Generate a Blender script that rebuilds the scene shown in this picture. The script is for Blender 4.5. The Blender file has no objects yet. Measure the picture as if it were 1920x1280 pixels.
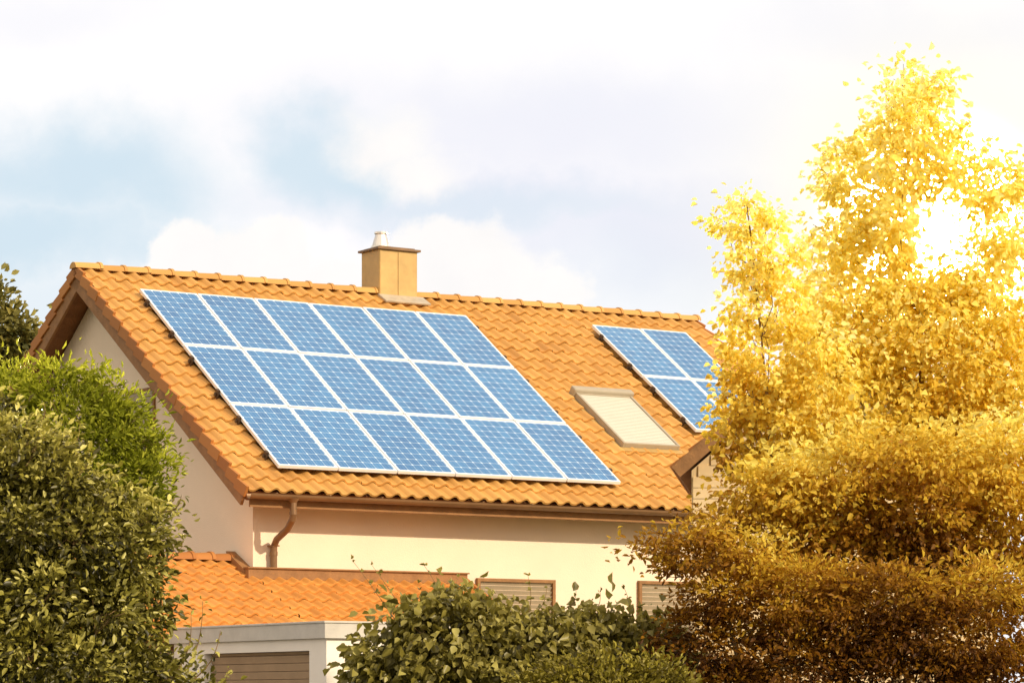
import bpy, math, random
import numpy as np
from mathutils import Vector, Matrix
C = bpy.context.scene.collection
F = 5694.0; HV = 1320.0; CH = 1.7
rnd = random.Random(5)
def at(u, v, Y): return Vector((Y*(u-960)/F, Y, CH + Y*(HV-v)/F))

# ---------------------------------------------------------------- materials
def mat(name, col, rough=.7, var=.12, scale=3.0, bump=0.0, bscale=40.0, metal=0.0, spec=.5, col2=None):
    m = bpy.data.materials.new(name); m.use_nodes = True
    nt = m.node_tree; b = nt.nodes['Principled BSDF']
    b.inputs['Roughness'].default_value = rough; b.inputs['Metallic'].default_value = metal
    b.inputs['Specular IOR Level'].default_value = spec
    tc = nt.nodes.new('ShaderNodeTexCoord'); no = nt.nodes.new('ShaderNodeTexNoise')
    no.inputs['Scale'].default_value = scale; no.inputs['Detail'].default_value = 8; no.inputs['Roughness'].default_value = .65
    nt.links.new(tc.outputs['Object'], no.inputs['Vector'])
    r = nt.nodes.new('ShaderNodeValToRGB')
    r.color_ramp.elements[0].position = .3; r.color_ramp.elements[1].position = .7
    c2 = col2 if col2 else tuple(min(1, c*(1+var)) for c in col)
    r.color_ramp.elements[0].color = (*[c*(1-var) for c in col], 1); r.color_ramp.elements[1].color = (*c2, 1)
    nt.links.new(no.outputs['Fac'], r.inputs[0]); nt.links.new(r.outputs[0], b.inputs['Base Color'])
    if bump:
        n2 = nt.nodes.new('ShaderNodeTexNoise'); n2.inputs['Scale'].default_value = bscale; n2.inputs['Detail'].default_value = 5
        nt.links.new(tc.outputs['Object'], n2.inputs['Vector'])
        bp = nt.nodes.new('ShaderNodeBump'); bp.inputs['Strength'].default_value = bump; bp.inputs['Distance'].default_value = .02
        nt.links.new(n2.outputs['Fac'], bp.inputs['Height']); nt.links.new(bp.outputs[0], b.inputs['Normal'])
    return m
def mat_attr(name, cols, rough=.6, trans=0.0, spec=.5, noise=.0, nscale=6.0):
    """colour from the per-face 'tint' attribute (leaf or tile)"""
    m = bpy.data.materials.new(name); m.use_nodes = True
    nt = m.node_tree; b = nt.nodes['Principled BSDF']; out = nt.nodes['Material Output']
    a = nt.nodes.new('ShaderNodeAttribute'); a.attribute_name = 'tint'
    r = nt.nodes.new('ShaderNodeValToRGB')
    r.color_ramp.elements[0].color = (*cols[0], 1); r.color_ramp.elements[1].color = (*cols[-1], 1)
    for i, c in enumerate(cols[1:-1]):
        e = r.color_ramp.elements.new((i+1)/(len(cols)-1)); e.color = (*c, 1)
    src = a.outputs['Fac']
    if noise:
        tc = nt.nodes.new('ShaderNodeTexCoord'); no = nt.nodes.new('ShaderNodeTexNoise')
        no.inputs['Scale'].default_value = nscale; no.inputs['Detail'].default_value = 8; no.inputs['Roughness'].default_value = .7
        nt.links.new(tc.outputs['Object'], no.inputs['Vector'])
        ma = nt.nodes.new('ShaderNodeMath'); ma.operation = 'MULTIPLY_ADD'
        nt.links.new(no.outputs['Fac'], ma.inputs[0]); ma.inputs[1].default_value = noise
        sb = nt.nodes.new('ShaderNodeMath'); sb.operation = 'SUBTRACT'
        nt.links.new(a.outputs['Fac'], sb.inputs[0]); sb.inputs[1].default_value = noise*.5
        nt.links.new(sb.outputs[0], ma.inputs[2]); src = ma.outputs[0]
    nt.links.new(src, r.inputs[0]); nt.links.new(r.outputs[0], b.inputs['Base Color'])
    b.inputs['Roughness'].default_value = rough; b.inputs['Specular IOR Level'].default_value = spec
    if trans:
        t = nt.nodes.new('ShaderNodeBsdfTranslucent'); mx = nt.nodes.new('ShaderNodeMixShader')
        hs = nt.nodes.new('ShaderNodeHueSaturation'); hs.inputs['Value'].default_value = 1.2; hs.inputs['Saturation'].default_value = 1.0
        nt.links.new(r.outputs[0], hs.inputs['Color']); nt.links.new(hs.outputs[0], t.inputs['Color'])
        mx.inputs[0].default_value = trans
        nt.links.new(b.outputs[0], mx.inputs[1]); nt.links.new(t.outputs[0], mx.inputs[2]); nt.links.new(mx.outputs[0], out.inputs[0])
    return m
M = {}
M['tile'] = mat_attr('clay_tile', [(.44,.205,.05),(.58,.305,.08),(.72,.415,.125)], .65, 0, .35, .22, 3.0)
M['tile_low'] = mat_attr('clay_tile_low', [(.50,.20,.042),(.62,.27,.06),(.74,.36,.09)], .65, 0, .35, .2, 3.0)
M['verge'] = mat_attr('verge_clay', [(.36,.135,.035),(.54,.23,.06)], .7, 0, .3, .3, 5.0)
M['ridge'] = mat_attr('ridge_clay', [(.44,.215,.055),(.64,.36,.11)], .7, 0, .3, .4, 6.0)
M['plaster'] = mat('plaster', (.87,.71,.54), .9, .04, 1.0, .25, 60)
M['plaster2'] = mat('garage_plaster', (.88,.81,.72), .9, .05, 1.5, .2, 60)
M['wood'] = mat('brown_wood', (.30,.145,.05), .75, .22, 6, .3, 30)
M['soffit'] = mat('soffit_wood', (.25,.11,.04), .8, .25, 5, .3, 30)
M['gutter'] = mat('brown_gutter', (.23,.125,.055), .45, .15, 4, 0, 1, .3)
M['copper'] = mat('chimney_sheet', (.50,.32,.11), .5, .16, 2.5, .15, 10, .2)
M['copper_dark'] = mat('chimney_cap_sheet', (.18,.10,.045), .5, .2, 4, 0, 1, .3)
M['steel'] = mat('steel', (.80,.75,.68), .3, .08, 8, 0, 1, .8)
M['lead'] = mat('grey_flashing', (.50,.43,.33), .55, .2, 6, .2, 20, .2)
M['alu'] = mat('aluminium', (.84,.88,.91), .4, .03, 8, 0, 1, .1)
M['dark'] = mat('dark_metal', (.09,.06,.04), .5, .2, 8, 0, 1, .4)
M['shutter'] = mat('shutter_slats', (.62,.58,.49), .5, .03, 4)
M['shutter_frame'] = mat('roof_window_frame', (.40,.34,.25), .5, .08, 5, 0, 1, .1)
M['winshutter'] = mat('window_shutter', (.42,.34,.23), .7, .08, 5)
M['fascia'] = mat('garage_fascia', (.58,.54,.48), .6, .1, 5, .1, 20)
M['door'] = mat('garage_door', (.40,.27,.16), .7, .12, 3, .15, 20)
M['bark'] = mat('bark', (.24,.15,.06), .9, .35, 9, .6, 30)
M['felt'] = mat('roof_felt', (.16,.14,.12), .95, .2, 3)
M['siding'] = mat('pale_siding', (.80,.60,.34), .8, .06, 3)
M['ground'] = mat('ground_grass', (.055,.075,.02), .95, .4, .6, .4, 8, 0, .2, (.10,.10,.04))
M['leaf_hedge'] = mat_attr('leaf_hedge', [(.03,.028,.004),(.12,.105,.014),(.36,.32,.05),(.66,.60,.17)], .42, .25, .5)  # pale end of the ramp is leaf gloss put in as colour
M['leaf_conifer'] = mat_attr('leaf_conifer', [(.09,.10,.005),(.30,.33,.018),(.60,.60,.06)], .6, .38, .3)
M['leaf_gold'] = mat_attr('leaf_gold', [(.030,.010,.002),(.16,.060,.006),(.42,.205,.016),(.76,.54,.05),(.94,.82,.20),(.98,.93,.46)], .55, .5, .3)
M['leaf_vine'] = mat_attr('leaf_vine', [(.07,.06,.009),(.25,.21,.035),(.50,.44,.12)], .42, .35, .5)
M['leaf_low'] = mat_attr('leaf_low', [(.06,.045,.005),(.20,.16,.015),(.42,.36,.05)], .5, .3, .4)
M['leaf_far'] = mat_attr('leaf_far', [(.05,.055,.01),(.28,.24,.05)], .6, .2, .4)

def panel_mat():
    m = bpy.data.materials.new('solar_cells'); m.use_nodes = True
    nt = m.node_tree; b = nt.nodes['Principled BSDF']; L = nt.links.new
    def math_(op, a, c=None):
        n = nt.nodes.new('ShaderNodeMath'); n.operation = op
        for i, x in enumerate((a, c)):
            if x is None: continue
            if isinstance(x, (int, float)): n.inputs[i].default_value = x
            else: L(x, n.inputs[i])
        return n.outputs[0]
    uv = nt.nodes.new('ShaderNodeUVMap'); sp = nt.nodes.new('ShaderNodeSeparateXYZ'); L(uv.outputs[0], sp.inputs[0])
    X = math_('MULTIPLY', sp.outputs[0], 6); Y = math_('MULTIPLY', sp.outputs[1], 10)
    fx = math_('ABSOLUTE', math_('SUBTRACT', math_('FRACT', X), .5)); fy = math_('ABSOLUTE', math_('SUBTRACT', math_('FRACT', Y), .5))
    line = math_('GREATER_THAN', math_('MAXIMUM', fx, fy), .474)
    dia = math_('GREATER_THAN', math_('ADD', fx, fy), .870)
    bus = math_('LESS_THAN', math_('ABSOLUTE', math_('SUBTRACT', fx, .2)), .012)
    w = math_('MAXIMUM', math_('MULTIPLY', line, .6), dia)
    cell = nt.nodes.new('ShaderNodeCombineXYZ'); L(math_('FLOOR', X), cell.inputs[0]); L(math_('FLOOR', Y), cell.inputs[1])
    oi = nt.nodes.new('ShaderNodeObjectInfo'); L(math_('MULTIPLY', oi.outputs['Random'], 77), cell.inputs[2])
    wn = nt.nodes.new('ShaderNodeTexWhiteNoise'); L(cell.outputs[0], wn.inputs['Vector'])
    r = nt.nodes.new('ShaderNodeValToRGB'); r.color_ramp.elements[0].color = (.012,.125,.34,1); r.color_ramp.elements[1].color = (.034,.20,.46,1)
    L(math_('ADD', math_('MULTIPLY', wn.outputs[0], .6), math_('MULTIPLY', oi.outputs['Random'], .4)), r.inputs[0])
    m1 = nt.nodes.new('ShaderNodeMix'); m1.data_type = 'RGBA'; L(math_('MULTIPLY', bus, .3), m1.inputs[0]); L(r.outputs[0], m1.inputs[6]); m1.inputs[7].default_value = (.6,.7,.85,1)
    m2 = nt.nodes.new('ShaderNodeMix'); m2.data_type = 'RGBA'; L(w, m2.inputs[0]); L(m1.outputs[2], m2.inputs[6]); m2.inputs[7].default_value = (.62,.78,.90,1)
    L(m2.outputs[2], b.inputs['Base Color']); b.inputs['Roughness'].default_value = .22; b.inputs['Coat Weight'].default_value = .35; b.inputs['Coat Roughness'].default_value = .08
    return m
M['cells'] = panel_mat()

# ---------------------------------------------------------------- mesh helpers
class MB:
    def __init__(s): s.v = []; s.f = []; s.t = []
    def add(s, vs, fs, tint=.5):
        o = len(s.v); s.v += [tuple(p) for p in vs]; s.f += [tuple(i+o for i in f) for f in fs]; s.t += [tint]*len(fs)
        return s
    def box(s, x0, x1, y0, y1, z0, z1, tint=.5):
        vs = [(x,y,z) for x in (x0,x1) for y in (y0,y1) for z in (z0,z1)]
        return s.add(vs, [(0,1,3,2),(4,6,7,5),(0,4,5,1),(2,3,7,6),(0,2,6,4),(1,5,7,3)], tint)
    def hexa(s, p, tint=.5):   # p: 4 bottom, 4 top corners
        return s.add(p, [(3,2,1,0),(4,5,6,7),(0,1,5,4),(1,2,6,5),(2,3,7,6),(3,0,4,7)], tint)
    def tube(s, pts, rad, n=10, tint=.5, cap=True):
        pts = [Vector(p) for p in pts]; k = len(pts)
        if not hasattr(rad, '__len__'): rad = [rad]*k
        vs = []; prev = None
        for i, p in enumerate(pts):
            d = (pts[min(i+1,k-1)] - pts[max(i-1,0)]).normalized()
            a = d.orthogonal().normalized() if prev is None else (prev - d*prev.dot(d)).normalized()
            prev = a; b = d.cross(a)
            for j in range(n):
                an = 2*math.pi*j/n; vs.append(p + (a*math.cos(an) + b*math.sin(an))*rad[i])
        fs = [(i*n+j, i*n+(j+1)%n, (i+1)*n+(j+1)%n, (i+1)*n+j) for i in range(k-1) for j in range(n)]
        if cap: fs += [tuple(range(n-1,-1,-1)), tuple((k-1)*n+j for j in range(n))]
        return s.add(vs, fs, tint)
def mesh_obj(name, verts, faces, material, parent=None, tints=None, smooth=False):
    me = bpy.data.meshes.new(name); me.from_pydata(verts, [], faces); me.materials.append(material)
    if tints is not None:
        a = me.attributes.new('tint', 'FLOAT', 'FACE'); a.data.foreach_set('value', np.asarray(tints, dtype=np.float32))
    if smooth: me.polygons.foreach_set('use_smooth', [True]*len(me.polygons))
    me.update(); o = bpy.data.objects.new(name, me); C.objects.link(o)
    if parent: o.parent = parent
    return o
OFF = {}
def part(name, mb, m, parent=None, smooth=False, bevel=0):
    off = OFF.get(parent.name, (0,0,0)) if parent else (0,0,0)
    o = mesh_obj(name, [(x-off[0], y-off[1], z-off[2]) for x,y,z in mb.v], mb.f, M[m], parent, mb.t, smooth)
    OFF[o.name] = off
    if bevel:
        bv = o.modifiers.new('bevel', 'BEVEL'); bv.width = bevel; bv.segments = 2; bv.limit_method = 'ANGLE'
    return o
def thing(name, label, cat, loc, mat3=None, group=None):
    o = bpy.data.objects.new(name, None); C.objects.link(o); o['label'] = label; o['category'] = cat
    if group: o['group'] = group
    o.empty_display_size = .3
    if mat3 is not None: o.matrix_world = mat3
    else: o.location = loc
    return o

# ---------------------------------------------------------------- house frame
AX, AY = -6.86, 47.8; ZR = 8.56
TH = math.atan2(.5460, .8378)
H = Matrix.Translation((AX, AY, 0)) @ Matrix.Rotation(TH, 4, 'Z'); HI = H.inverted()
PITCH = math.radians(34.1); cp, sp_ = math.cos(PITCH), math.sin(PITCH)
def ray(u, v):
    o = HI @ Vector((0,0,CH)); d = (HI.to_3x3() @ Vector(((u-960)/F, 1, (HV-v)/F)))
    return o, d
def on_roof(u, v, h=0):
    o, d = ray(u, v); n = Vector((0,-sp_,cp)); p0 = Vector((0,0,ZR)) + n*h
    k = (p0-o).dot(n)/d.dot(n); p = o + d*k
    return p.x, (-(p.y + h*sp_))/cp
def on_y(u, v, y):
    o, d = ray(u, v); k = (y-o.y)/d.y; return o + d*k
def on_x(u, v, x):
    o, d = ray(u, v); k = (x-o.x)/d.x; return o + d*k
def hthing(name, label, cat, off=(0,0,0), group=None):
    o = thing(name, label, cat, None, H @ Matrix.Translation(off), group); OFF[o.name] = off; return o
SL = 6.87; LEN = 12.08
def slope_pt(s, t, h, sign=-1, y0=0, z0=ZR, p=PITCH):
    return (s, y0 + sign*(t*math.cos(p) + h*math.sin(p)), z0 - t*math.sin(p) + h*math.cos(p))
PROF = [(0,.004),(.12,-.006),(.28,-.009),(.42,.003),(.52,.026),(.62,.044),(.72,.050),(.82,.044),(.92,.024),(1,.004)]
def tile_field(mb, s0, s1, t0, t1, w=.25, e=.335, sign=-1, y0=0, z0=ZR, p=PITCH, seed=1, prof=PROF, dev=.12, lf=.048):
    rg = random.Random(seed); nc = max(1, round((s1-s0)/w)); w = (s1-s0)/nc; nr = max(1, round((t1-t0)/e)); e = (t1-t0)/nr
    for j in range(nr):
        for i in range(nc):
            a = t0 + j*e; b = a + e; s = s0 + i*w
            a -= .03; lift = lf + rg.uniform(-.005,.006); sh = rg.uniform(-.004,.004); b += rg.uniform(-.006,.006)
            tl = rg.uniform(-.005,.005)
            ring = []
            for (tt, hh) in ((a, 0), (b-.015, lift), (b, lift-.006), (b, lift-.036)):
                ring.append([slope_pt(s + x*w + sh, tt, hh + z + tl*(x-.5), sign, y0, z0, p) for x, z in prof])
            n = len(prof); vs = [q for r_ in ring for q in r_]; fs = []
            for k in range(3):
                for c in range(n-1):
                    f = (k*n+c, (k+1)*n+c, (k+1)*n+c+1, k*n+c+1); fs.append(f if sign < 0 else f[::-1])
            tint = min(1, max(0, rg.gauss(.5,dev)))
            mb.add(vs, fs, tint)
    return mb
house = hthing('house', 'large cream house with orange tiled gable roof, brown chimney and roller shutters', 'house')
# walls
W0, W1, YF = .42, 11.66, -5.08
mb = MB(); tp = math.tan(PITCH); g = .24
pf = [(YF,0),(-YF,0),(-YF,ZR-5.08*tp-g),(0,ZR-g),(YF,ZR-5.08*tp-g)]
vs = [(W0,y,z) for y,z in pf] + [(W1,y,z) for y,z in pf]
mb.add(vs, [(4,3,2,1,0),(5,6,7,8,9)] + [(i,(i+1)%5,(i+1)%5+5,i+5) for i in range(5)])
walls = part('wall', mb, 'plaster', house)
roof = part('roof', tile_field(MB(), .02, LEN-.02, .04, SL, seed=3), 'tile', house)
part('rear_roof', tile_field(MB(), .02, LEN-.02, .04, SL, sign=1, seed=4), 'tile', house)
for sg in (-1,1):
    mb = MB(); y_ = .003
    q = [slope_pt(.05,y_,-.16,sg), slope_pt(LEN-.05,y_,-.16,sg), slope_pt(LEN-.05,SL-.05,-.16,sg), slope_pt(.05,SL-.05,-.16,sg)]
    q2 = [slope_pt(.05,y_,-.02,sg), slope_pt(LEN-.05,y_,-.02,sg), slope_pt(LEN-.05,SL-.05,-.02,sg), slope_pt(.05,SL-.05,-.02,sg)]
    mb.hexa(q+q2); part('soffit', mb, 'soffit', house)
# verge tiles + bargeboards
for s_ in (-.03, LEN-.02):
    for sg in (-1,1):
        mb = MB(); rg = random.Random(9)
        n = round(SL/.335); e = SL/n
        for j in range(n):
            a, b = j*e-.02, (j+1)*e; l = rg.uniform(-.006,.006)
            lo = [slope_pt(s_+l,a,-.13,sg), slope_pt(s_+.05+l,a,-.13,sg), slope_pt(s_+.05+l,b,-.08,sg), slope_pt(s_+l,b,-.08,sg)]
            hi = [slope_pt(s_+l,a,.035,sg), slope_pt(s_+.05+l,a,.035,sg), slope_pt(s_+.05+l,b,.095,sg), slope_pt(s_+l,b,.095,sg)]
            mb.hexa(lo+hi, rg.uniform(.1,.9))
        part('verge_tiles', mb, 'verge', roof, bevel=.008)
for s_ in (.0, LEN-.07):
    for sg in (-1,1):
        mb = MB()
        lo = [slope_pt(s_,0.0,-.30,sg), slope_pt(s_+.045,0.0,-.30,sg), slope_pt(s_+.045,SL-.08,-.26,sg), slope_pt(s_,SL-.08,-.26,sg)]
        hi = [slope_pt(s_,0.0,-.10,sg), slope_pt(s_+.045,0.0,-.10,sg), slope_pt(s_+.045,SL-.08,-.10,sg), slope_pt(s_,SL-.08,-.10,sg)]
        mb.hexa(lo+hi)
        part('bargeboard', mb, 'wood', house)
# chimney position
c0 = on_roof(710, 560)[0]; c1 = c0 + .74
def ridge_run(mb, sa, sb, y, z, rad=.108, L=.41, rg=random.Random(2)):
    n = round((sb-sa)/L); L = (sb-sa)/n
    for i in range(n):
        a = sa + i*L - .02; b = sa + (i+1)*L + .03; K = 10; vs = []
        dz = rg.uniform(-.006,.008)
        for (x, r_, lift) in ((a, rad*.90, 0), (b-.05, rad*1.0, .006), (b-.05, rad*1.10, .010), (b, rad*1.10, .010), (b, rad*.85, 0)):
            for k in range(K+1):
                an = math.pi*k/K
                vs.append((x, y + math.cos(an)*r_*1.25, z + dz + lift + math.sin(an)*r_ - .03))
        n1 = K+1; fs = [(q*n1+k, q*n1+k+1, (q+1)*n1+k+1, (q+1)*n1+k) for q in range(4) for k in range(K)]
        fs.append(tuple(range(K,-1,-1)))
        mb.add(vs, fs, rg.uniform(.2,.9))
    return mb
part('ridge_tiles', ridge_run(MB(), -.04, c0-.02, 0, ZR+.02), 'ridge', roof)
part('ridge_tiles', ridge_run(MB(), c1+.03, LEN+.02, 0, ZR+.02), 'ridge', roof)
# chimney
mb = MB(); ya, yb = -.17, .42; zt = 1.7 + 50.6*(HV-466)/F
mb.box(c0, c1, ya, yb, ZR-.5, zt)
chim = part('chimney', mb, 'copper', house, bevel=.01)
mb = MB(); mb.box(c0+.364, c0+.376, ya-.012, ya-.002, ZR-.1, zt-.03); part('seam', mb, 'copper', chim)
mb = MB(); mb.box(c0+.012, c0+.03, ya-.01, ya-.001, ZR-.3, zt-.02); part('seam', mb, 'copper', chim)
mb = MB(); mb.box(c0-.045, c1+.045, ya-.045, yb+.045, zt, zt+.035); mb.box(c0+.03, c1-.03, ya+.03, yb-.03, zt+.033, zt+.06)
part('chimney_cap', mb, 'copper_dark', chim)
fx_ = c0+.20; fy_ = .12
mb = MB(); mb.tube([(fx_,fy_,zt+.058),(fx_,fy_,zt+.09)], .17, 20)
part('flue_collar', mb, 'steel', chim)
mb = MB(); mb.tube([(fx_,fy_,zt+.088),(fx_,fy_,zt+.12),(fx_,fy_,zt+.30),(fx_,fy_,zt+.30),(fx_,fy_,zt+.33)], [.155,.145,.09,.11,.11], 20)
part('flue', mb, 'steel', chim, )
mb = MB()
lo = [slope_pt(c0-.02,.14,.03), slope_pt(c1+.12,.14,.03), slope_pt(c1+.12,.44,.07), slope_pt(c0-.02,.44,.07)]
hi = [slope_pt(c0-.02,.14,.08), slope_pt(c1+.12,.14,.08), slope_pt(c1+.12,.44,.11), slope_pt(c0-.02,.44,.11)]
mb.hexa(lo+hi)
part('chimney_flashing', mb, 'lead', chim, bevel=.01)
# gutter and downpipe
ze = ZR - SL*sp_; ye = -SL*cp
mb = MB(); K = 8; vs = []
for x in (.0, LEN):
    for rr in (.075,.066):
        for k in range(K+1):
            an = math.pi + math.pi*k/K; vs.append((x, ye-.055+math.cos(an)*rr, ze-.02+math.sin(an)*rr))
n = K+1
fs = [(k, k+1, 2*n+k+1, 2*n+k) for k in range(K)] + [(n+k+1, n+k, 3*n+k, 3*n+k+1) for k in range(K)]
fs += [(0,2*n,3*n,n), (K, n+K, 3*n+K, 2*n+K)] + [(k, n+k, n+k+1, k+1) for k in range(K)] + [(2*n+k, 2*n+k+1, 3*n+k+1, 3*n+k) for k in range(K)]
mb.add(vs, fs)
gut = part('gutter', mb, 'gutter', house)
for i in range(14):
    x = .4 + i*.87; mb = MB(); mb.box(x, x+.025, ye-.135, ye+.03, ze-.012, ze+.0); part('gutter_bracket', mb, 'gutter', gut)
mb = MB(); mb.box(.08, LEN-.08, ye+.06, ye+.095, ze-.20, ze-.03)
part('fascia_board', mb, 'wood', house)
pg = on_y(550, 945, ye-.055); px = pg.x
mb = MB(); mb.tube([(px,ye-.055,ze-.07),(px,ye-.055,ze-.13),(px,ye-.055,ze-.3),(px,ye-.03,ze-.37),(px-.0,ye+.12,ze-.5),(px,YF-.17,ze-.63),(px,YF-.09,ze-.72),(px,YF-.08,ze-.82),(px,YF-.08,3.3)], [.085,.05,.05,.05,.05,.05,.05,.05,.05], 14)
mb.tube([(px,YF-.08,ze-.80),(px,YF-.08,ze-.86)], .058, 14); mb.tube([(px,ye-.055,ze-.26),(px,ye-.055,ze-.30)], .057, 14)
mb.box(px-.065,px+.065,YF-.14,YF+.01,3.98,4.0)
part('downpipe', mb, 'gutter', house, smooth=False)
for i in range(13):
    x = .75 + i*.88; mb = MB()
    lo = [slope_pt(x,SL-.75,-.27), slope_pt(x+.08,SL-.75,-.27), slope_pt(x+.08,SL-.16,-.27), slope_pt(x,SL-.16,-.27)]
    hi = [slope_pt(x,SL-.75,-.165), slope_pt(x+.08,SL-.75,-.165), slope_pt(x+.08,SL-.16,-.165), slope_pt(x,SL-.16,-.165)]
    mb.hexa(lo+hi); part('rafter_tail', mb, 'wood', house)
# windows on the front wall
def front_window(u0, u1, v0, hgt=1.2):
    a = on_y(u0, v0, YF); b = on_y(u1, v0, YF); x0, x1, z1 = a.x, b.x, a.z
    z0 = z1 - hgt; mb = MB(); t = .05
    mb.box(x0,x0+t,YF-.06,YF+.02,z0,z1); mb.box(x1-t,x1,YF-.06,YF+.02,z0,z1); mb.box(x0+t,x1-t,YF-.06,YF+.02,z1-t,z1); mb.box(x0+t,x1-t,YF-.06,YF+.02,z0,z0+t)
    w = part('window', mb, 'wood', house)
    mb = MB(); z = z0+t
    while z < z1-t-.01:
        zz = min(z+.062, z1-t-.002)
        mb.hexa([(x0+t,YF-.004,z),(x1-t,YF-.004,z),(x1-t,YF+.01,z),(x0+t,YF+.01,z),(x0+t,YF-.038,zz),(x1-t,YF-.038,zz),(x1-t,YF+.01,zz),(x0+t,YF+.01,zz)]); z += .07
    part('roller_shutter', mb, 'winshutter', w)
    mb = MB(); mb.box(x0-.06,x1+.06,YF-.12,YF+.02,z0-.06,z0-.01); part('window_sill', mb, 'lead', w)
front_window(892, 1038, 1083); front_window(1195, 1330, 1088)
# gable window
a = on_x(248, 733, W0); b = on_x(292, 733, W0); y0, y1, z1 = b.y, a.y, a.z; y1 = y0 + 1.0
z0 = z1-1.2; mb = MB(); t = .05
mb.box(W0-.035,W0+.02,y0,y0+t,z0,z1); mb.box(W0-.035,W0+.02,y1-t,y1,z0,z1); mb.box(W0-.035,W0+.02,y0+t,y1-t,z1-t,z1); mb.box(W0-.035,W0+.02,y0+t,y1-t,z0,z0+t)
w = part('window', mb, 'wood', house); mb = MB(); z = z0+t
while z < z1-t-.01:
    zz = min(z+.05, z1-t-.002); mb.box(W0-.02+(.004 if int(z*100)%2 else 0),W0+.01,y0+t,y1-t,z,zz); z += .053
part('roller_shutter', mb, 'winshutter', w)
# roof window with closed shutter
s0, t0 = on_roof(1078, 738, .12); s1, _ = on_roof(1180, 742, .12); _, t1 = on_roof(1150, 832, .12)
s1 = max(s1, s0+.9)
def rbox(mb, a, b, c, d, h0, h1, tint=.5):
    return mb.hexa([slope_pt(a,d,h0),slope_pt(b,d,h0),slope_pt(b,c,h0),slope_pt(a,c,h0),slope_pt(a,d,h1),slope_pt(b,d,h1),slope_pt(b,c,h1),slope_pt(a,c,h1)], tint)
mb = MB(); f = .045
rbox(mb,s0,s0+f,t0,t1,-.02,.155); rbox(mb,s1-f,s1,t0,t1,-.02,.155); rbox(mb,s0+f,s1-f,t1-f,t1,-.02,.15); rbox(mb,s0+f,s1-f,t0,t0+f,-.02,.15)
rw = part('roof_window', mb, 'shutter_frame', house, bevel=.006)
mb = MB(); t = t0+f; k = 0
while t < t1-f-.01:
    tt = min(t+.047, t1-f-.002); mb.hexa([slope_pt(s0+f,tt,.02),slope_pt(s1-f,tt,.02),slope_pt(s1-f,t,.02),slope_pt(s0+f,t,.02),slope_pt(s0+f,tt,.137),slope_pt(s1-f,tt,.137),slope_pt(s1-f,t,.133),slope_pt(s0+f,t,.133)]); t += .05; k += 1
part('roller_shutter', mb, 'shutter', rw)
mb = MB(); rbox(mb,s0-.04,s1+.04,t0-.13,t0+.02,.0,.215); part('shutter_box', mb, 'shutter_frame', rw, bevel=.03)
mb = MB(); rbox(mb,s0-.10,s1+.10,t1+.002,t1+.11,.03,.078); rbox(mb,s0-.09,s0-.003,t0-.1,t1,.0,.062); rbox(mb,s1+.003,s1+.09,t0-.1,t1,.0,.062)
part('window_flashing', mb, 'copper', rw, bevel=.008)

# ---------------------------------------------------------------- solar panels
PW, PH, GAP = .985, 1.79, .022
def make_panel():
    p = thing('solar_panel', 'x', 'solar panel', (0,0,0))
    mb = MB(); e = .026; h = .045
    mb.box(0,PW,0,e,-h,.004); mb.box(0,PW,PH-e,PH,-h,.004); mb.box(0,e,e,PH-e,-h,.004); mb.box(PW-e,PW,e,PH-e,-h,.004)
    part('frame', mb, 'alu', p)
    vs = [(e,e,0),(PW-e,e,0),(PW-e,PH-e,0),(e,PH-e,0)]
    me = bpy.data.meshes.new('cells'); me.from_pydata(vs, [], [(0,1,2,3)]); uvl = me.uv_layers.new(name='UVMap')
    mx, my = .012, .008
    for i, c in enumerate([(0-mx,0-my),(1+mx,0-my),(1+mx,1+my),(0-mx,1+my)]): uvl.data[i].uv = c
    me.materials.append(M['cells']); o = bpy.data.objects.new('cell_sheet', me); C.objects.link(o); o.parent = p
    mb = MB(); mb.box(e,PW-e,e,PH-e,-.02,-.006); part('backsheet', mb, 'dark', p)
    return p
proto = make_panel(); used = False
def panel_matrix(s, t, h):
    ax = Vector((1,0,0)); ay = Vector((0,cp,sp_)); az = Vector((0,-sp_,cp))
    m = Matrix((ax, ay, az)).transposed().to_4x4(); m.translation = Vector(slope_pt(s,t,h)); return H @ m
def place_panel(s, t, label, group):
    global used
    if not used: r = proto; used = True
    else:
        r = proto.copy(); C.objects.link(r)
        for ch in proto.children:
            c = ch.copy(); C.objects.link(c); c.parent = r
    tilt = Matrix.Rotation(rnd.uniform(-.0025,.0025), 4, 'X') @ Matrix.Rotation(rnd.uniform(-.0025,.0025), 4, 'Y')
    r.matrix_world = panel_matrix(s, t, .17) @ tilt; r['label'] = label; r['group'] = group
ordn = ['first','second','third','fourth','fifth','sixth']; rown = ['top','middle','bottom']
HP = .17
S0, T0 = on_roof(262, 541, HP); S1, _ = on_roof(875, 592, HP); _, T1 = on_roof(522, 873, HP)
PXs = (S1-S0)/6; PYs = (T1-T0)/3
for ch in proto.children: ch.scale = ((PXs-GAP)/PW, (PYs-GAP*1.6)/PH, 1)
for r_ in range(3):
    for c in range(6):
        pos = 'leftmost panel' if c == 0 else ('rightmost panel' if c == 5 else ordn[c]+' panel from the left')
        place_panel(S0+c*PXs, T0+(r_+1)*PYs-GAP, 'blue solar panel of the large array, %s row, %s' % (rown[r_], pos), 'solar panels of the large array')
S2, T2 = on_roof(1110, 608, HP)
for r_ in range(2):
    for c in range(2):
        place_panel(S2+c*PXs, T2+(r_+1)*PYs-GAP, 'blue solar panel of the small array by the right verge, %s %s' % (['upper','lower'][r_], ['left','right'][c]), 'solar panels of the small array')
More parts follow.
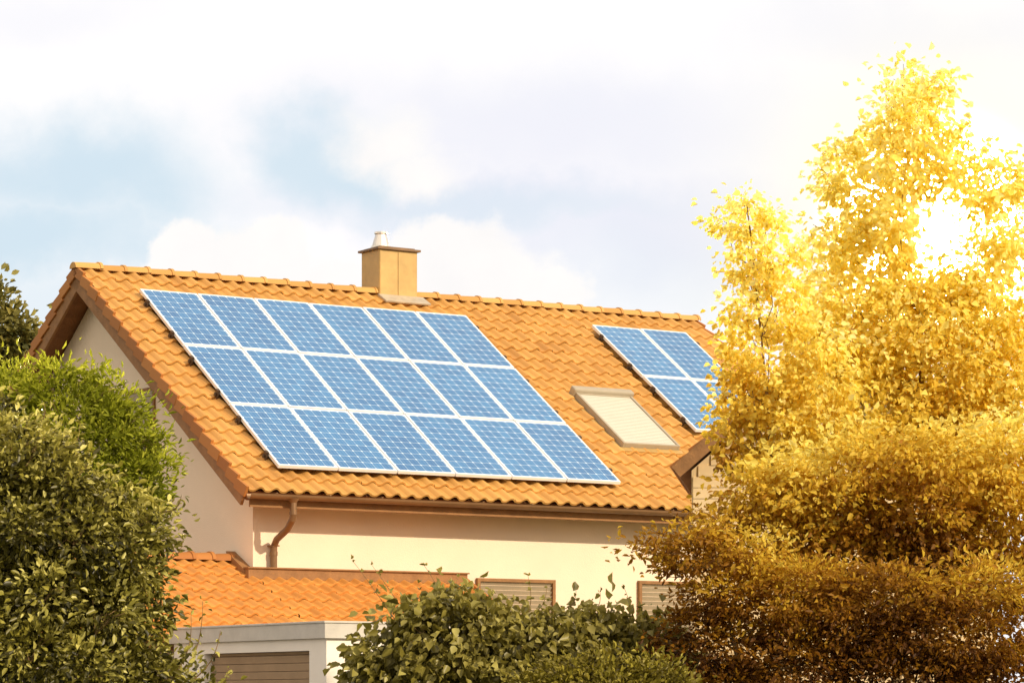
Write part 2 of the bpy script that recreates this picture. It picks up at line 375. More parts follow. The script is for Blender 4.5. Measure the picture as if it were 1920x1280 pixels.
def rack(name, label, s, t, nr, nc):
    m0 = panel_matrix(s, t, 0); o = thing(name, label, 'mounting rack', None, m0, None)
    L = nc*PXs
    for r_ in range(nr):
        for q in (.22,.78):
            y = -(r_+q)*PYs; mb = MB(); mb.box(-.07,L+.05,y-.02,y+.02,.075,.121)
            k = part('rail', mb, 'dark', o)
            x = -.04
            while x < L: mb = MB(); mb.box(x,x+.035,y-.05,y-.021,.0,.13); part('roof_hook', mb, 'dark', k); x += 1.2
            mb = MB(); mb.box(-.05,-.003,y-.03,y+.03,.122,.18); part('clamp', mb, 'dark', k)
            mb = MB(); mb.box(L-.02,L+.025,y-.03,y+.03,.122,.18); part('clamp', mb, 'dark', k)
rack('mounting_rack', 'dark metal rails and hooks under the large solar array', S0, T0, 3, 6)
rack('mounting_rack', 'dark metal rails and hooks under the small solar array beside the right verge', S2, T2, 2, 2)

# ---------------------------------------------------------------- annex
AP = math.radians(25); zw = on_y(560, 1082, YF).z; ann_r = on_y(868, 1082, YF).x
annex = hthing('annex', 'low annex with bright orange tiled lean-to roof against the cream house wall', 'annex', (-1,-6,0))
yr = YF+.5; zr2 = zw + .5*math.tan(AP); TL_ = 2.95
def adk(s0, s1, ta, tb, sg=-1, y0=yr):
    mb = MB()
    mb.hexa([slope_pt(s0,tb,-.14,sg,y0,zr2,AP),slope_pt(s1,tb,-.14,sg,y0,zr2,AP),slope_pt(s1,ta,-.14,sg,y0,zr2,AP),slope_pt(s0,ta,-.14,sg,y0,zr2,AP),
             slope_pt(s0,tb,-.02,sg,y0,zr2,AP),slope_pt(s1,tb,-.02,sg,y0,zr2,AP),slope_pt(s1,ta,-.02,sg,y0,zr2,AP),slope_pt(s0,ta,-.02,sg,y0,zr2,AP)])
    part('soffit', mb, 'soffit', annex)
PR2 = [(x, z*.8) for x, z in PROF]
mb = MB(); tile_field(mb, -3.8, W0-.02, .02, TL_, .21, .29, -1, yr, zr2, AP, 11, PR2, .12, .045)
tile_field(mb, W0, ann_r, .60, TL_, .21, .29, -1, yr, zr2, AP, 12, PR2, .12, .045)
ar = part('roof', mb, 'tile_low', annex)
mb = MB(); tile_field(mb, -3.8, W0-.02, .02, 2.0, .21, .29, 1, yr, zr2, AP, 13, PR2); part('rear_roof', mb, 'tile_low', annex)
adk(-3.75,W0-.03,0,TL_-.05); adk(W0-.028,ann_r-.02,.6,TL_-.05); adk(-3.75,W0-.03,.003,1.9,1)
mb = MB(); ridge_run(mb, -3.85, W0-.12, yr, zr2+.03, .11, .33, random.Random(3)); part('ridge_tiles', mb, 'verge', ar)
mb = MB()
mb.hexa([(W0-.15,yr,zr2-.02),(W0-.002,yr,zr2-.02),(W0-.002,YF-.02,zw-.02),(W0-.15,YF-.02,zw-.02),(W0-.15,yr+.05,zr2+.15),(W0-.002,yr+.05,zr2+.15),(W0-.002,YF-.02,zw+.09),(W0-.15,YF-.02,zw+.09)])
part('corner_flashing', mb, 'wood', annex)
mb = MB(); mb.box(W0-.14, ann_r, YF-.13, YF-.002, zw-.04, zw+.11); mb.box(W0-.16, ann_r+.02, YF-.16, YF-.002, zw+.109, zw+.13); part('wall_flashing', mb, 'wood', annex)
mb = MB()
lo = [slope_pt(ann_r,.55,-.16,-1,yr,zr2,AP), slope_pt(ann_r+.05,.55,-.16,-1,yr,zr2,AP), slope_pt(ann_r+.05,TL_,-.16,-1,yr,zr2,AP), slope_pt(ann_r,TL_,-.16,-1,yr,zr2,AP)]
hi = [slope_pt(ann_r,.55,.07,-1,yr,zr2,AP), slope_pt(ann_r+.05,.55,.07,-1,yr,zr2,AP), slope_pt(ann_r+.05,TL_,.07,-1,yr,zr2,AP), slope_pt(ann_r,TL_,.07,-1,yr,zr2,AP)]
mb.hexa(lo+hi); part('verge_tiles', mb, 'verge', annex)
zl = zr2 - TL_*math.sin(AP)
mb = MB(); mb.box(-3.6, ann_r-.15, -6.95, YF-.003, 0, zl+.05); mb.box(-3.6, W0-.05, YF-.002, YF+1.9, 0, zl+.05)
part('wall', mb, 'plaster', annex)

# ---------------------------------------------------------------- garage
gc = HI @ at(612, 1167, 37.0); gx, gy, gz = gc.x, gc.y, gc.z; gb = gy + 4.1
garage = hthing('garage', 'flat roofed pale garage with brown ribbed door and grey fascia', 'garage', (gx,gy,0))
yd1 = on_x(580, 1218, gx).y; yd0 = on_x(383, 1222, gx).y; zd = on_x(580, 1219, gx).z; wt = .25
mb = MB()
mb.box(gx,gx+wt,gy,yd1,0,gz-.19); mb.box(gx,gx+wt,yd0,gb,0,gz-.19); mb.box(gx,gx+wt,yd1,yd0,zd,gz-.19)
mb.box(gx+wt,gx+5.6,gy,gy+.25,0,gz-.19); mb.box(gx+5.35,gx+5.6,gy+.25,gb,0,gz-.19); mb.box(gx+wt,gx+5.35,gb-.25,gb,0,gz-.19)
part('wall', mb, 'plaster2', garage)
mb = MB(); q = .05
mb.box(gx-q,gx+5.65,gy-q,gy+.12,gz-.188,gz); mb.box(gx-q,gx+.12,gy+.12,gb+q,gz-.188,gz); mb.box(gx+5.53,gx+5.65,gy+.12,gb+q,gz-.188,gz); mb.box(gx+.12,gx+5.53,gb-.1,gb+q,gz-.188,gz)
mb.box(gx-q-.015,gx+5.67,gy-q-.015,gy+.13,gz-.001,gz+.025); mb.box(gx-q-.015,gx+.13,gy+.13,gb+q,gz-.001,gz+.025)
part('fascia', mb, 'fascia', garage, bevel=.005)
mb = MB(); mb.box(gx+.121,gx+5.529,gy+.121,gb-.101,gz-.18,gz-.06); part('flat_roof', mb, 'felt', garage)
mb = MB(); z = 0.02; k = 0
while z < zd-.02:
    zz = min(z+.094, zd-.005); mb.hexa([(gx+.11,yd1+.01,z),(gx+.16,yd1+.01,z),(gx+.16,yd0-.01,z),(gx+.11,yd0-.01,z),(gx+.09,yd1+.01,zz),(gx+.16,yd1+.01,zz),(gx+.16,yd0-.01,zz),(gx+.09,yd0-.01,zz)]); z += .1
part('garage_door', mb, 'door', garage)

# ---------------------------------------------------------------- neighbouring gable at right
nb_loc = at(1270, 872, 37.0); NA = math.radians(-6)
NH = Matrix.Translation((nb_loc.x, nb_loc.y, 0)) @ Matrix.Rotation(NA, 4, 'Z')
nb = thing('neighbouring_house', 'small pale house with steep brown gable, half hidden behind the golden trees', 'house', None, NH)
ze2 = nb_loc.z; WN = 4.0; pn = math.radians(41); za = ze2 + WN/2*math.tan(pn)
mb = MB(); i_ = .16; dz = .18
pf = [(i_,0),(WN-i_,0),(WN-i_,ze2+i_*math.tan(pn)-dz),(WN/2,za-dz),(i_,ze2+i_*math.tan(pn)-dz)]
vs = [(x,.3,z) for x,z in pf] + [(x,5,z) for x,z in pf]
mb.add(vs, [(0,1,2,3,4),(9,8,7,6,5)] + [((i+1)%5,i,i+5,(i+1)%5+5) for i in range(5)]); part('wall', mb, 'siding', nb)
mb = MB(); z = 2.2
while z < za-.45:
    hw = min(WN/2-i_-.02, (za-dz-z-.13)/math.tan(pn)-.02)
    if hw > .05: mb.hexa([(WN/2-hw,.280,z),(WN/2+hw,.280,z),(WN/2+hw,.298,z),(WN/2-hw,.298,z),(WN/2-hw,.288,z+.132),(WN/2+hw,.288,z+.132),(WN/2+hw,.298,z+.132),(WN/2-hw,.298,z+.132)])
    z += .135
part('siding', mb, 'siding', nb)
for sg in (0,1):
    mb = MB(); fm = lambda x: x if sg == 0 else WN-x
    def sl(x, y, h): return (fm(x - h*math.sin(pn)), y, ze2 + x*math.tan(pn) + h*math.cos(pn))
    q = [sl(-.05,0,-.1), sl(WN/2,0,-.1), sl(WN/2,5.3,-.1), sl(-.05,5.3,-.1), sl(-.05,0,0), sl(WN/2,0,0), sl(WN/2,5.3,0), sl(-.05,5.3,0)]
    mb.hexa(q); part('roof', mb, 'soffit', nb)
    mb = MB(); mb.hexa([sl(-.05,-.04,-.13), sl(WN/2,-.04,-.13), sl(WN/2,-.002,-.13), sl(-.05,-.002,-.13), sl(-.05,-.04,.03), sl(WN/2,-.04,.03), sl(WN/2,-.002,.03), sl(-.05,-.002,.03)])
    part('bargeboard', mb, 'wood', nb)
    mb = MB(); rg = random.Random(4)
    for j in range(18):
        for k in range(9):
            y = .02+j*.29; x = -.06 + k*.23
            mb.hexa([sl(x,y,-.002),sl(x+.24,y,-.002),sl(x+.24,y+.292,-.002),sl(x,y+.292,-.002),sl(x,y+.02,.07),sl(x+.24,y+.02,.03),sl(x+.24,y+.26,.03),sl(x,y+.26,.07)], rg.random())
    part('tiles', mb, 'verge', nb)

# ---------------------------------------------------------------- vegetation
def leaf_mesh(name, pos, dirs, size, m, parent, tint, aspect=.55, seed=0, curl=.18):
    rg = np.random.default_rng(seed); N = len(pos)
    size = np.asarray(size)*np.ones(N)
    d = dirs + rg.normal(0,.35,(N,3)); d /= np.linalg.norm(d,axis=1)[:,None]
    up = rg.normal(0,.7,(N,3)) + np.array([.25,-.25,.5]); sd = np.cross(d, up); sd /= np.linalg.norm(sd,axis=1)[:,None]+1e-9
    nn = np.cross(sd, d)
    L = (size*rg.uniform(.55,1.35,N))[:,None]; Wd = L*aspect
    fold = Wd*rg.uniform(.05,.45,N)[:,None]
    base = pos; p1 = pos + d*L*.28 - sd*Wd*.42 + nn*fold; p2 = pos + d*L*.62 - sd*Wd*.45 + nn*fold
    tip = pos + d*L - nn*L*curl; p4 = pos + d*L*.62 + sd*Wd*.45 + nn*fold; p5 = pos + d*L*.28 + sd*Wd*.42 + nn*fold
    V = np.stack([base,p1,p2,tip,p4,p5],1).reshape(-1,3)
    me = bpy.data.meshes.new(name); me.vertices.add(N*6); me.vertices.foreach_set('co', V.astype(np.float32).ravel())
    idx = (np.arange(N)*6)[:,None]; Fq = np.concatenate([idx+np.array([[0,3,2,1]]), idx+np.array([[0,5,4,3]])],1).reshape(-1)
    me.loops.add(N*8); me.loops.foreach_set('vertex_index', Fq.astype(np.int32))
    me.polygons.add(N*2); me.polygons.foreach_set('loop_start', (np.arange(N*2)*4).astype(np.int32)); 
    me.update(calc_edges=True); me.validate()
    a = me.attributes.new('tint','FLOAT','FACE'); a.data.foreach_set('value', np.repeat(np.clip(tint,0,1),2).astype(np.float32))
    me.materials.append(M[m]); o = bpy.data.objects.new(name, me); C.objects.link(o); o.parent = parent
    return o
def lobes_world(lobes, Y, dscale=.85):
    out = []
    for l in lobes:
        u, v, ru, rv = l[:4]; dY = l[4] if len(l) > 4 else 0
        y = Y+dY; c = at(u,v,y); out.append((np.array(c), np.array([ru*y/F, max(ru,rv)*y/F*dscale, rv*y/F])))
    return out
def crown_points(lobes, dens, cr, nleaf, rg, shell=.45, droop=.1, up=.2, rough=1.06, flat=.5):
    P, D, T = [], [], []
    for c, r in lobes:
        area = 4*math.pi*((r[0]*r[1])**1.6/3 + (r[0]*r[2])**1.6/3 + (r[1]*r[2])**1.6/3)**(1/1.6)
        n = max(4, int(area*dens))
        q = rg.normal(0,1,(n,3)); q /= np.linalg.norm(q,axis=1)[:,None]
        rad = rg.uniform(shell,rough,n)**.7; cc = c + q*r*rad[:,None]
        for i in range(n):
            k = max(3, int(nleaf*rg.uniform(.4,1.5))); R = cr*rg.uniform(.5,1.5)
            off = rg.normal(0,1,(k,3))*R*np.array([.65,.65,flat]); P.append(cc[i]+off)
            dd = off/ (R+1e-6)*.5 + q[i]*.6 + np.array([0,0,up-droop*2]); D.append(dd)
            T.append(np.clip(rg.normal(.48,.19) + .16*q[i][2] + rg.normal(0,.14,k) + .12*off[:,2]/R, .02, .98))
    return np.concatenate(P), np.concatenate(D), np.concatenate(T)
def plant(name, label, cat, base, lobes, Y, m, size, dens, cr, nleaf, seed, trunk_r=.12, aspect=.6, group=None, shell=.45, droop=.1, up=.2, shoots=(), crown='crown', trunk='trunk', grade=None, gap=None, tw=7, rough=1.06, flat=.5, shoot_leaf=.55, lift=0):
    rg = np.random.default_rng(seed); LW = lobes_world(lobes, Y)
    root = thing(name, label, cat, base, None, group); B = np.array(base)
    P, D, T = crown_points(LW, dens, cr, nleaf, rg, shell, droop, up, rough, flat)
    keep = P[:,2] > .05
    if gap:
        c = np.array(at(gap[0],gap[1],Y)); rx = gap[2]*Y/F
        dd = np.sqrt((P[:,0]-c[0])**2 + (P[:,2]-c[2])**2)/rx; keep &= (dd > .45 + 1.2*rg.random(len(P)))
    P, D, T = P[keep], D[keep], T[keep]
    if grade:   # leaf tint by height: autumn gold, sun glow painted high, shade painted low
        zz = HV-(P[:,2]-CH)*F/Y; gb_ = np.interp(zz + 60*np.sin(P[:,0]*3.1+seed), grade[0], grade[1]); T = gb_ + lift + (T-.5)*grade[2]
    S = np.full(len(P), size)
    mb = MB(); top = max(LW, key=lambda l: l[0][2])[0]
    top = np.array(top); K = 11; path = []
    rr = random.Random(seed)
    for i in range(K):
        f = i/(K-1); p = B*(1-f) + top*f; bend = math.sin(f*math.pi)*.08*np.linalg.norm(top-B)*.3
        path.append(p + np.array([bend*math.sin(seed), bend*math.cos(seed), 0]))
    mb.tube([tuple(p-B) for p in path], [max(.006, trunk_r*(1-i/(K-1))**1.4) for i in range(K)], 9)
    for c, r in LW:
        hts = [p for p in path if p[2] < c[2]-.15*abs(r[2])] or [path[1]]
        s = hts[max(0, len(hts)-1-rr.randint(0,1))]; r0 = max(.007, trunk_r*.3*(1-(s[2]-B[2])/(top[2]-B[2]+.01))**1.2)
        mid = (s+c)/2 + np.array([rr.uniform(-.1,.1), rr.uniform(-.1,.1), -.08]) ; mb.tube([tuple(s-B), tuple(mid-B), tuple(c-B)], [r0, r0*.65, r0*.25], 6)
        for k in range(tw):
            e = c + r*np.array([rr.uniform(-.8,.8), rr.uniform(-.8,.8), rr.uniform(-.5,.9)]); st = mid*.3 + c*.7
            mb.tube([tuple(st-B), tuple((st+e)/2 + np.array([0,0,.03]) - B), tuple(e-B)], [r0*.3, r0*.2, .003], 4, cap=False)
    for (u0, v0, u1, v1, dY) in shoots:
        a = np.array(at(u0,v0,Y+dY)); b = np.array(at(u1,v1,Y+dY-.05)); pts = [a + (b-a)*f + np.array([math.sin(f*2.5)*.04,0,-.03*math.sin(f*3)]) for f in np.linspace(0,1,7)]
        mb.tube([tuple(p-B) for p in pts], [.005*(1-.7*i/6) for i in range(7)], 5, cap=False)
        n = 14; f = rg.uniform(.1,1,n); lp = np.array([np.array(pts[min(6,int(x*6.99))]) for x in f]) + rg.normal(0,.006,(n,3)); P = np.concatenate([P, lp]); D = np.concatenate([D, rg.normal(0,.7,(n,3))+np.array([0,0,.3])]); T = np.concatenate([T, rg.uniform(.4,.9,n)*(.5 if grade else 1)]); S = np.concatenate([S, np.full(n, size*shoot_leaf)])
    part(trunk, mb, 'bark', root)
    leaf_mesh(crown, P-B, D, S, m, root, T, aspect, seed)
    return len(P)
tot = 0
b_ = at(10,700,62); tot += plant('tree', 'dark olive tree behind the house at the left picture edge', 'tree', (b_.x,62,0),
    [(5,640,45,55),(-40,600,60,60),(35,620,24,20),(25,690,50,50),(-60,700,90,90),(-12,560,16,16),(-20,800,80,100)], 62, 'leaf_far', .15, 11, .33, 28, 21, .25, .6)
b_ = at(120,900,20.3); tot += plant('conifer_shrub', 'bright green feathery conifer rising behind the dark left hedge', 'shrub', (b_.x,20.3,0),
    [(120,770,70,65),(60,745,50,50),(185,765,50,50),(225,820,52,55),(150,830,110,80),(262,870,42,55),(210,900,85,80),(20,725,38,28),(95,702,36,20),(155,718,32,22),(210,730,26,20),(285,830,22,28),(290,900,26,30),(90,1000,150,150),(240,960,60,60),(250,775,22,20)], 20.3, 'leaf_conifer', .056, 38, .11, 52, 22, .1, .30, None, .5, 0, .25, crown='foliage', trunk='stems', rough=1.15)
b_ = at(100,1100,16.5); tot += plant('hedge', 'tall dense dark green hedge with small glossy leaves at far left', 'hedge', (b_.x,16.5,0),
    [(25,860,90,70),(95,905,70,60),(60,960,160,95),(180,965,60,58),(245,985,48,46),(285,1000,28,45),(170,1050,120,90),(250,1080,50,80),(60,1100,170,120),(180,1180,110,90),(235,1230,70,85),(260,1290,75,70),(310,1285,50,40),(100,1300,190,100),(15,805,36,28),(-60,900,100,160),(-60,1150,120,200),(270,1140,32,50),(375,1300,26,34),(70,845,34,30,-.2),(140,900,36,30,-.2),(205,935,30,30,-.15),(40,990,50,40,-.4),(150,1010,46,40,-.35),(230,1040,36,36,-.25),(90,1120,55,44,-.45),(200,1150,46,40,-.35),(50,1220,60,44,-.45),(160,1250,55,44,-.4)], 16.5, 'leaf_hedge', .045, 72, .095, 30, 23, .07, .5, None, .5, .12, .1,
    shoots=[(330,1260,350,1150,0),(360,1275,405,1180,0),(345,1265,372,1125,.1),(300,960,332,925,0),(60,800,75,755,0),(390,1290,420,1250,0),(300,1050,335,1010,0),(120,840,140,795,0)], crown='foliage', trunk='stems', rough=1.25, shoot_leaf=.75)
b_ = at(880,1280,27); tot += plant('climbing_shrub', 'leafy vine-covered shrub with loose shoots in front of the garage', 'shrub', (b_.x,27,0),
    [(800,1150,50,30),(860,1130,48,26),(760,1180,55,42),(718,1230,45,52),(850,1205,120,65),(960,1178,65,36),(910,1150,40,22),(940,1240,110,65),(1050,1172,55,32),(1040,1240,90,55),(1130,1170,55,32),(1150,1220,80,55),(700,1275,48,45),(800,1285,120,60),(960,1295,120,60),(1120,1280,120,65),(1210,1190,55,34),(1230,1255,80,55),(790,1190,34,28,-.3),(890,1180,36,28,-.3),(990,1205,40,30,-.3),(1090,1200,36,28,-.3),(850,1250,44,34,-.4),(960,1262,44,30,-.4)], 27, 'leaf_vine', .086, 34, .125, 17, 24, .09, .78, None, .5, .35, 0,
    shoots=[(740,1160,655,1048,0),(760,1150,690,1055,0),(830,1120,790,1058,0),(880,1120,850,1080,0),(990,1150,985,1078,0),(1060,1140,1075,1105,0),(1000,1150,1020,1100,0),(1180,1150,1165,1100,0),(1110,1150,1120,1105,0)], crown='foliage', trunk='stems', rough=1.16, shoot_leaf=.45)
b_ = at(1120,1280,24); tot += plant('low_shrub', 'low fine leaved olive shrub at the bottom centre before the vine', 'shrub', (b_.x,24,0),
    [(1080,1275,70,40),(1150,1258,70,40),(1210,1272,60,45),(1020,1292,50,28),(1130,1308,140,50),(1250,1292,60,45)], 24, 'leaf_low', .05, 40, .13, 40, 25, .06, .5, None, .5, 0, .15, crown='foliage', trunk='stems', rough=1.2, flat=.35)
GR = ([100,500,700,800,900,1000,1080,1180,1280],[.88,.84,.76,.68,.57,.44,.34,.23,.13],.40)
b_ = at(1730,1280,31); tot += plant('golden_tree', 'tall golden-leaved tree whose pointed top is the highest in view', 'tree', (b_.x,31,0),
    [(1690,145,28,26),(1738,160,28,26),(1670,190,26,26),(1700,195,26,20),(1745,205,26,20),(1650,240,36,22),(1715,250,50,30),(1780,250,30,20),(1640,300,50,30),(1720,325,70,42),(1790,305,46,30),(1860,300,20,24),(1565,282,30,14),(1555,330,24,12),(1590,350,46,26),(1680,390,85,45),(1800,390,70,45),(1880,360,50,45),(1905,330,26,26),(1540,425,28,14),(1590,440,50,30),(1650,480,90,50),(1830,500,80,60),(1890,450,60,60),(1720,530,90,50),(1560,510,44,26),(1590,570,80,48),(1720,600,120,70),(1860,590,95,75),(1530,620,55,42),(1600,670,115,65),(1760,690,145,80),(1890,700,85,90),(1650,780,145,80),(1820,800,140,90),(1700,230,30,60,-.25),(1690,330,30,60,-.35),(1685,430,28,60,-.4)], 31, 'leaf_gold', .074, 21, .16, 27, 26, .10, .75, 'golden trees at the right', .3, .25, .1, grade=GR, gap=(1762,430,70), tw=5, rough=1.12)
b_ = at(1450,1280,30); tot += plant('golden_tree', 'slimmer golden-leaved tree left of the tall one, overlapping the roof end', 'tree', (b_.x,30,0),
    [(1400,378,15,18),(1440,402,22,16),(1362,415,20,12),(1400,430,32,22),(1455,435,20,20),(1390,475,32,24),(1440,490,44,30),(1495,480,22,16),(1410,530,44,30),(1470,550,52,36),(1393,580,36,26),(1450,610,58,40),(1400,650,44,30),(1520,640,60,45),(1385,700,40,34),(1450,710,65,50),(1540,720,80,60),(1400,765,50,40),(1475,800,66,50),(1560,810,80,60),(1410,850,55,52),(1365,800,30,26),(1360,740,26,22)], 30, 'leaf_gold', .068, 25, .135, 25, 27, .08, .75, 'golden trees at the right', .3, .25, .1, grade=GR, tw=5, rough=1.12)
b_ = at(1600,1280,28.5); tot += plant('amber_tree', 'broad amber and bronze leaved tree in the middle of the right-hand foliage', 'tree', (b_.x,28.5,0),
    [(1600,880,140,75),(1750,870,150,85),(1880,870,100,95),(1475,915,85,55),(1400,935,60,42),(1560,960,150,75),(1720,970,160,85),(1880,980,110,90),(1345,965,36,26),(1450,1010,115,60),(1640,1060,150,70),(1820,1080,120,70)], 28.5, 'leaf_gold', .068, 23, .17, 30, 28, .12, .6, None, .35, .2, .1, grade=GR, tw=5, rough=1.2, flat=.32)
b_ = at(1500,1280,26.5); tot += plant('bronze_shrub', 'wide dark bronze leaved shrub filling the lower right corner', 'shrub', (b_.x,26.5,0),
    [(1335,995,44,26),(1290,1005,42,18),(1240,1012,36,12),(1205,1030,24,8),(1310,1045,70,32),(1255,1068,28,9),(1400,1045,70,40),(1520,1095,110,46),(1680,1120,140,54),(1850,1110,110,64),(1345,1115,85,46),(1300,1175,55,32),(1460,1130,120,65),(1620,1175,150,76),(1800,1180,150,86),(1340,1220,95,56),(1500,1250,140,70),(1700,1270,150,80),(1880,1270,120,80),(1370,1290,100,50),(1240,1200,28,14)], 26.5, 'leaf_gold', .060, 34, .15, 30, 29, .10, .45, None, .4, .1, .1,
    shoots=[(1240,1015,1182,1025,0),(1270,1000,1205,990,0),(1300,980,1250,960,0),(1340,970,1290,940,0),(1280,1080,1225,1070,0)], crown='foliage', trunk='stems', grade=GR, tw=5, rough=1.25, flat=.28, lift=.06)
print('LEAVES', tot)

# ---------------------------------------------------------------- ground
mb = MB(); n = 24; ex = 3000
xs = [(-1 + 2*i/n) for i in range(n+1)]; xs = [math.copysign(abs(x)**2.2, x)*ex for x in xs]
vs = [(x, y, 0) for x in xs for y in xs]; fs = [(i*(n+1)+j, (i+1)*(n+1)+j, (i+1)*(n+1)+j+1, i*(n+1)+j+1) for i in range(n) for j in range(n)]
mb.add(vs, fs); gr = part('ground', mb, 'ground'); gr['kind'] = 'structure'
mb = MB(); mb.hexa([(-12,30.0,.004),(-4,26,.004),(1.2,33,.004),(-7,40,.004),(-12,30,.03),(-4,26,.03),(1.2,33,.03),(-7,40,.03)])
dr = part('driveway', mb, 'felt'); dr['kind'] = 'structure'

# ---------------------------------------------------------------- sun + sky
EL = math.radians(29)
to_sun = Vector((.786,-.618,0)).normalized()*math.cos(EL) + Vector((0,0,math.sin(EL)))
sl_ = bpy.data.lights.new('sun', 'SUN'); sl_.energy = 4.1; sl_.angle = math.radians(1.2); sl_.color = (1,.84,.62)
so = bpy.data.objects.new('sun', sl_); C.objects.link(so); so.rotation_euler = to_sun.to_track_quat('Z','Y').to_euler()
w = bpy.data.worlds.new('World'); bpy.context.scene.world = w; w.use_nodes = True; nt = w.node_tree; L = nt.links.new
bg = nt.nodes['Background']; bg.inputs['Strength'].default_value = .1
sky = nt.nodes.new('ShaderNodeTexSky'); sky.sky_type = 'NISHITA'; sky.sun_disc = False; sky.sun_elevation = EL; sky.sun_rotation = math.atan2(.786,-.618)
def nmath(op, *a, clamp=False):
    n = nt.nodes.new('ShaderNodeMath'); n.operation = op; n.use_clamp = clamp
    for i, x in enumerate(a):
        if isinstance(x, (int,float)): n.inputs[i].default_value = x
        else: L(x, n.inputs[i])
    return n.outputs[0]
def nmix(f, a, b):
    n = nt.nodes.new('ShaderNodeMix'); n.data_type = 'RGBA'
    for i, x in ((0,f),(6,a),(7,b)):
        if isinstance(x, tuple): n.inputs[i].default_value = (*x,1)
        elif isinstance(x, (int,float)): n.inputs[i].default_value = x
        else: L(x, n.inputs[i])
    return n.outputs[2]
tc = nt.nodes.new('ShaderNodeTexCoord'); sx = nt.nodes.new('ShaderNodeSeparateXYZ'); L(tc.outputs['Generated'], sx.inputs[0])
yy = nmath('MAXIMUM', sx.outputs[1], .08)
U = nmath('MULTIPLY', nmath('DIVIDE', sx.outputs[0], yy), F/1000); V = nmath('MULTIPLY', nmath('DIVIDE', sx.outputs[2], yy), F/1000)
cv = nt.nodes.new('ShaderNodeCombineXYZ'); L(U, cv.inputs[0]); L(V, cv.inputs[1])
def noise(scale, detail, rough=.6, seed=0):
    n = nt.nodes.new('ShaderNodeTexNoise'); n.inputs['Scale'].default_value = scale; n.inputs['Detail'].default_value = detail; n.inputs['Roughness'].default_value = rough
    mp = nt.nodes.new('ShaderNodeMapping'); mp.inputs['Location'].default_value = (seed*3.1, seed*1.7, seed*.9); L(cv.outputs[0], mp.inputs[0]); L(mp.outputs[0], n.inputs['Vector']); return n.outputs['Fac']
n1 = noise(2.2, 6, .55, 1); n2 = noise(2.2, 6, .55, 5); n3 = noise(7, 9, .6, 3); n4 = noise(7, 9, .6, 8)
def wob(c, a, b, ka, kb): return nmath('ADD', c, nmath('ADD', nmath('MULTIPLY', nmath('SUBTRACT', a, .5), ka), nmath('MULTIPLY', nmath('SUBTRACT', b, .5), kb)))
def blob(UU, VV, u, v, ru, rv, soft):
    dx = nmath('DIVIDE', nmath('SUBTRACT', UU, (u-960)/1000), ru/1000); dy = nmath('DIVIDE', nmath('SUBTRACT', VV, (HV-v)/1000), rv/1000)
    d = nmath('SQRT', nmath('ADD', nmath('MULTIPLY', dx, dx), nmath('MULTIPLY', dy, dy)))
    n = nt.nodes.new('ShaderNodeMapRange'); n.interpolation_type = 'SMOOTHSTEP'; L(d, n.inputs[0]); n.inputs[1].default_value = 1+soft; n.inputs[2].default_value = 1-soft; n.inputs[3].default_value = 0; n.inputs[4].default_value = 1
    return n.outputs[0]
def union(l):
    r = l[0]
    for x in l[1:]: r = nmath('MAXIMUM', r, x)
    return r
Us, Vs = wob(U, n1, n3, .45, .14), wob(V, n2, n4, .28, .12)
Uc, Vc = wob(U, n1, n3, .10, .17), wob(V, n2, n4, .08, .17)
blue = union([blob(Us,Vs,150,345,210,100,.8), blob(Us,Vs,60,460,240,80,.8), nmath('MULTIPLY', blob(Us,Vs,600,310,130,85,.7), .9), nmath('MULTIPLY', blob(Us,Vs,840,385,330,40,.8), .5), nmath('MULTIPLY', blob(Us,Vs,1200,560,260,110,.8), .25), nmath('MULTIPLY', blob(Us,Vs,230,470,200,60,.8), .6), nmath('MULTIPLY', blob(Us,Vs,100,570,260,80,.8), .6)])
lav = union([nmath('MULTIPLY', blob(Us,Vs,1050,250,500,120,.9), .8), blob(Us,Vs,900,370,430,70,.9), blob(Us,Vs,1250,430,350,120,.9), nmath('MULTIPLY', blob(Us,Vs,1750,80,300,80,.9), .6), nmath('MULTIPLY', blob(Us,Vs,100,30,200,60,.9), .4)])
cum = union([blob(Uc,Vc,345,500,90,80,.16), blob(Uc,Vc,490,500,100,85,.16), blob(Uc,Vc,420,560,190,70,.25), blob(Uc,Vc,850,520,190,110,.18), blob(Uc,Vc,700,560,220,70,.3), blob(Uc,Vc,990,570,110,70,.18), blob(Uc,Vc,600,560,170,60,.3), blob(Uc,Vc,720,270,80,60,.7), blob(Uc,Vc,780,320,80,45,.7)])
base = (10.4,10.2,10.2)
col = nmix(lav, base, (8.6,8.7,9.6))
blu_c = nmix(.10, (7.0,8.35,9.3), sky.outputs[0])
col = nmix(blue, col, blu_c)
shade = nmix(nmath('MULTIPLY', noise(5, 8, .6, 12), .9), (10.9,10.6,10.2), (9.1,8.9,9.0))
col = nmix(cum, col, shade)
bn = nt.nodes.new('ShaderNodeTexNoise'); bn.inputs['Scale'].default_value = 2.5; bn.inputs['Detail'].default_value = 8; L(tc.outputs['Generated'], bn.inputs['Vector'])
mr = nt.nodes.new('ShaderNodeMapRange'); L(bn.outputs['Fac'], mr.inputs[0]); mr.inputs[1].default_value = .34; mr.inputs[2].default_value = .55
away = nmix(mr.outputs[0], sky.outputs[0], (12.8,11.2,9.4))
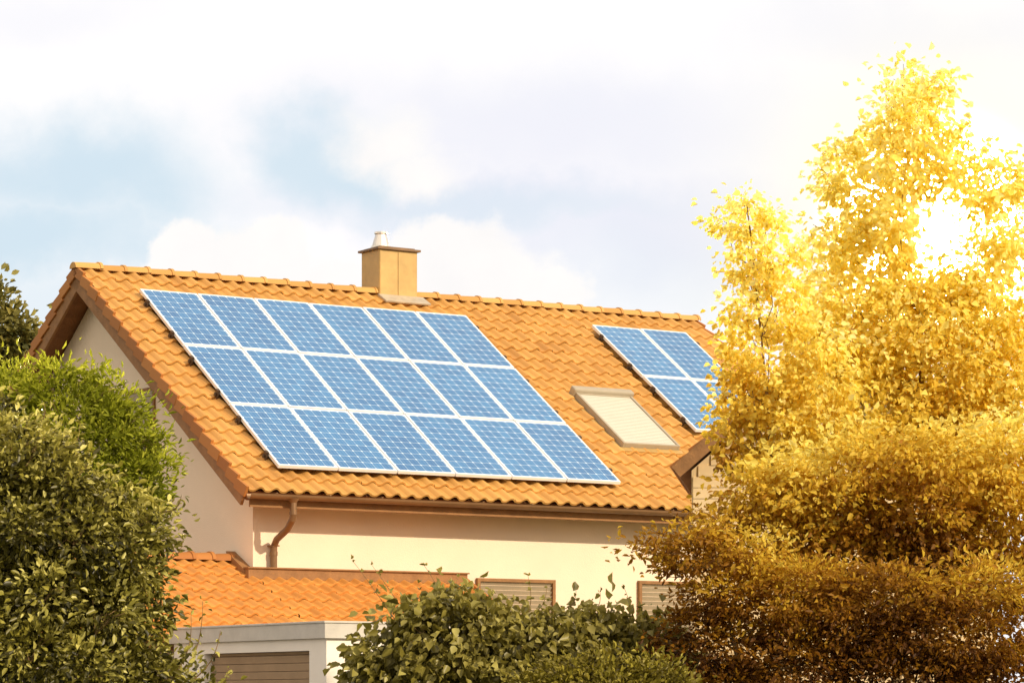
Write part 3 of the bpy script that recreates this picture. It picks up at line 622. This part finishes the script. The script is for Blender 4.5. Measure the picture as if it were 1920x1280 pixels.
fr = nt.nodes.new('ShaderNodeMapRange'); fr.interpolation_type = 'SMOOTHSTEP'; L(nmath('DIVIDE', sx.outputs[2], yy), fr.inputs[0]); fr.inputs[1].default_value = .35; fr.inputs[2].default_value = .7; fr.inputs[3].default_value = 1; fr.inputs[4].default_value = 0
fy = nt.nodes.new('ShaderNodeMapRange'); fy.interpolation_type = 'SMOOTHSTEP'; L(sx.outputs[1], fy.inputs[0]); fy.inputs[1].default_value = .1; fy.inputs[2].default_value = .5
col = nmix(nmath('MULTIPLY', fr.outputs[0], fy.outputs[0]), away, col)
# low sun breaking through the bright haze
S = Vector(((1757-960)/F, 1, (HV-430)/F)).normalized()
dp = nt.nodes.new('ShaderNodeVectorMath'); dp.operation = 'DOT_PRODUCT'; L(tc.outputs['Generated'], dp.inputs[0]); dp.inputs[1].default_value = S
ang2 = nmath('MULTIPLY', nmath('SUBTRACT', 1, dp.outputs['Value']), 2)
g1 = nmath('POWER', math.e, nmath('MULTIPLY', ang2, -1/(.050**2))); g2 = nmath('POWER', math.e, nmath('MULTIPLY', ang2, -1/(.012**2)))
col = nmix(nmath('MULTIPLY', g1, .7), col, (12.5,11.4,7.6))
gl2 = nt.nodes.new('ShaderNodeVectorMath'); gl2.operation = 'SCALE'; gl2.inputs[0].default_value = (90000,76000,42000); L(g2, gl2.inputs['Scale'])
ad2 = nt.nodes.new('ShaderNodeVectorMath'); L(col, ad2.inputs[0]); L(gl2.outputs[0], ad2.inputs[1])
L(ad2.outputs[0], bg.inputs['Color'])

# ---------------------------------------------------------------- camera
cd = bpy.data.cameras.new('camera'); cam = bpy.data.objects.new('camera', cd); C.objects.link(cam)
cam.location = (0,0,CH); cam.rotation_euler = (math.radians(90),0,0); cd.sensor_width = 36; cd.lens = F/1920*36; cd.shift_y = (HV-640)/1920
cd.clip_start = .1; cd.clip_end = 8000; bpy.context.scene.camera = cam
sc = bpy.context.scene; sc.view_settings.view_transform = 'Standard'; sc.view_settings.look = 'None'; sc.view_settings.exposure = 0
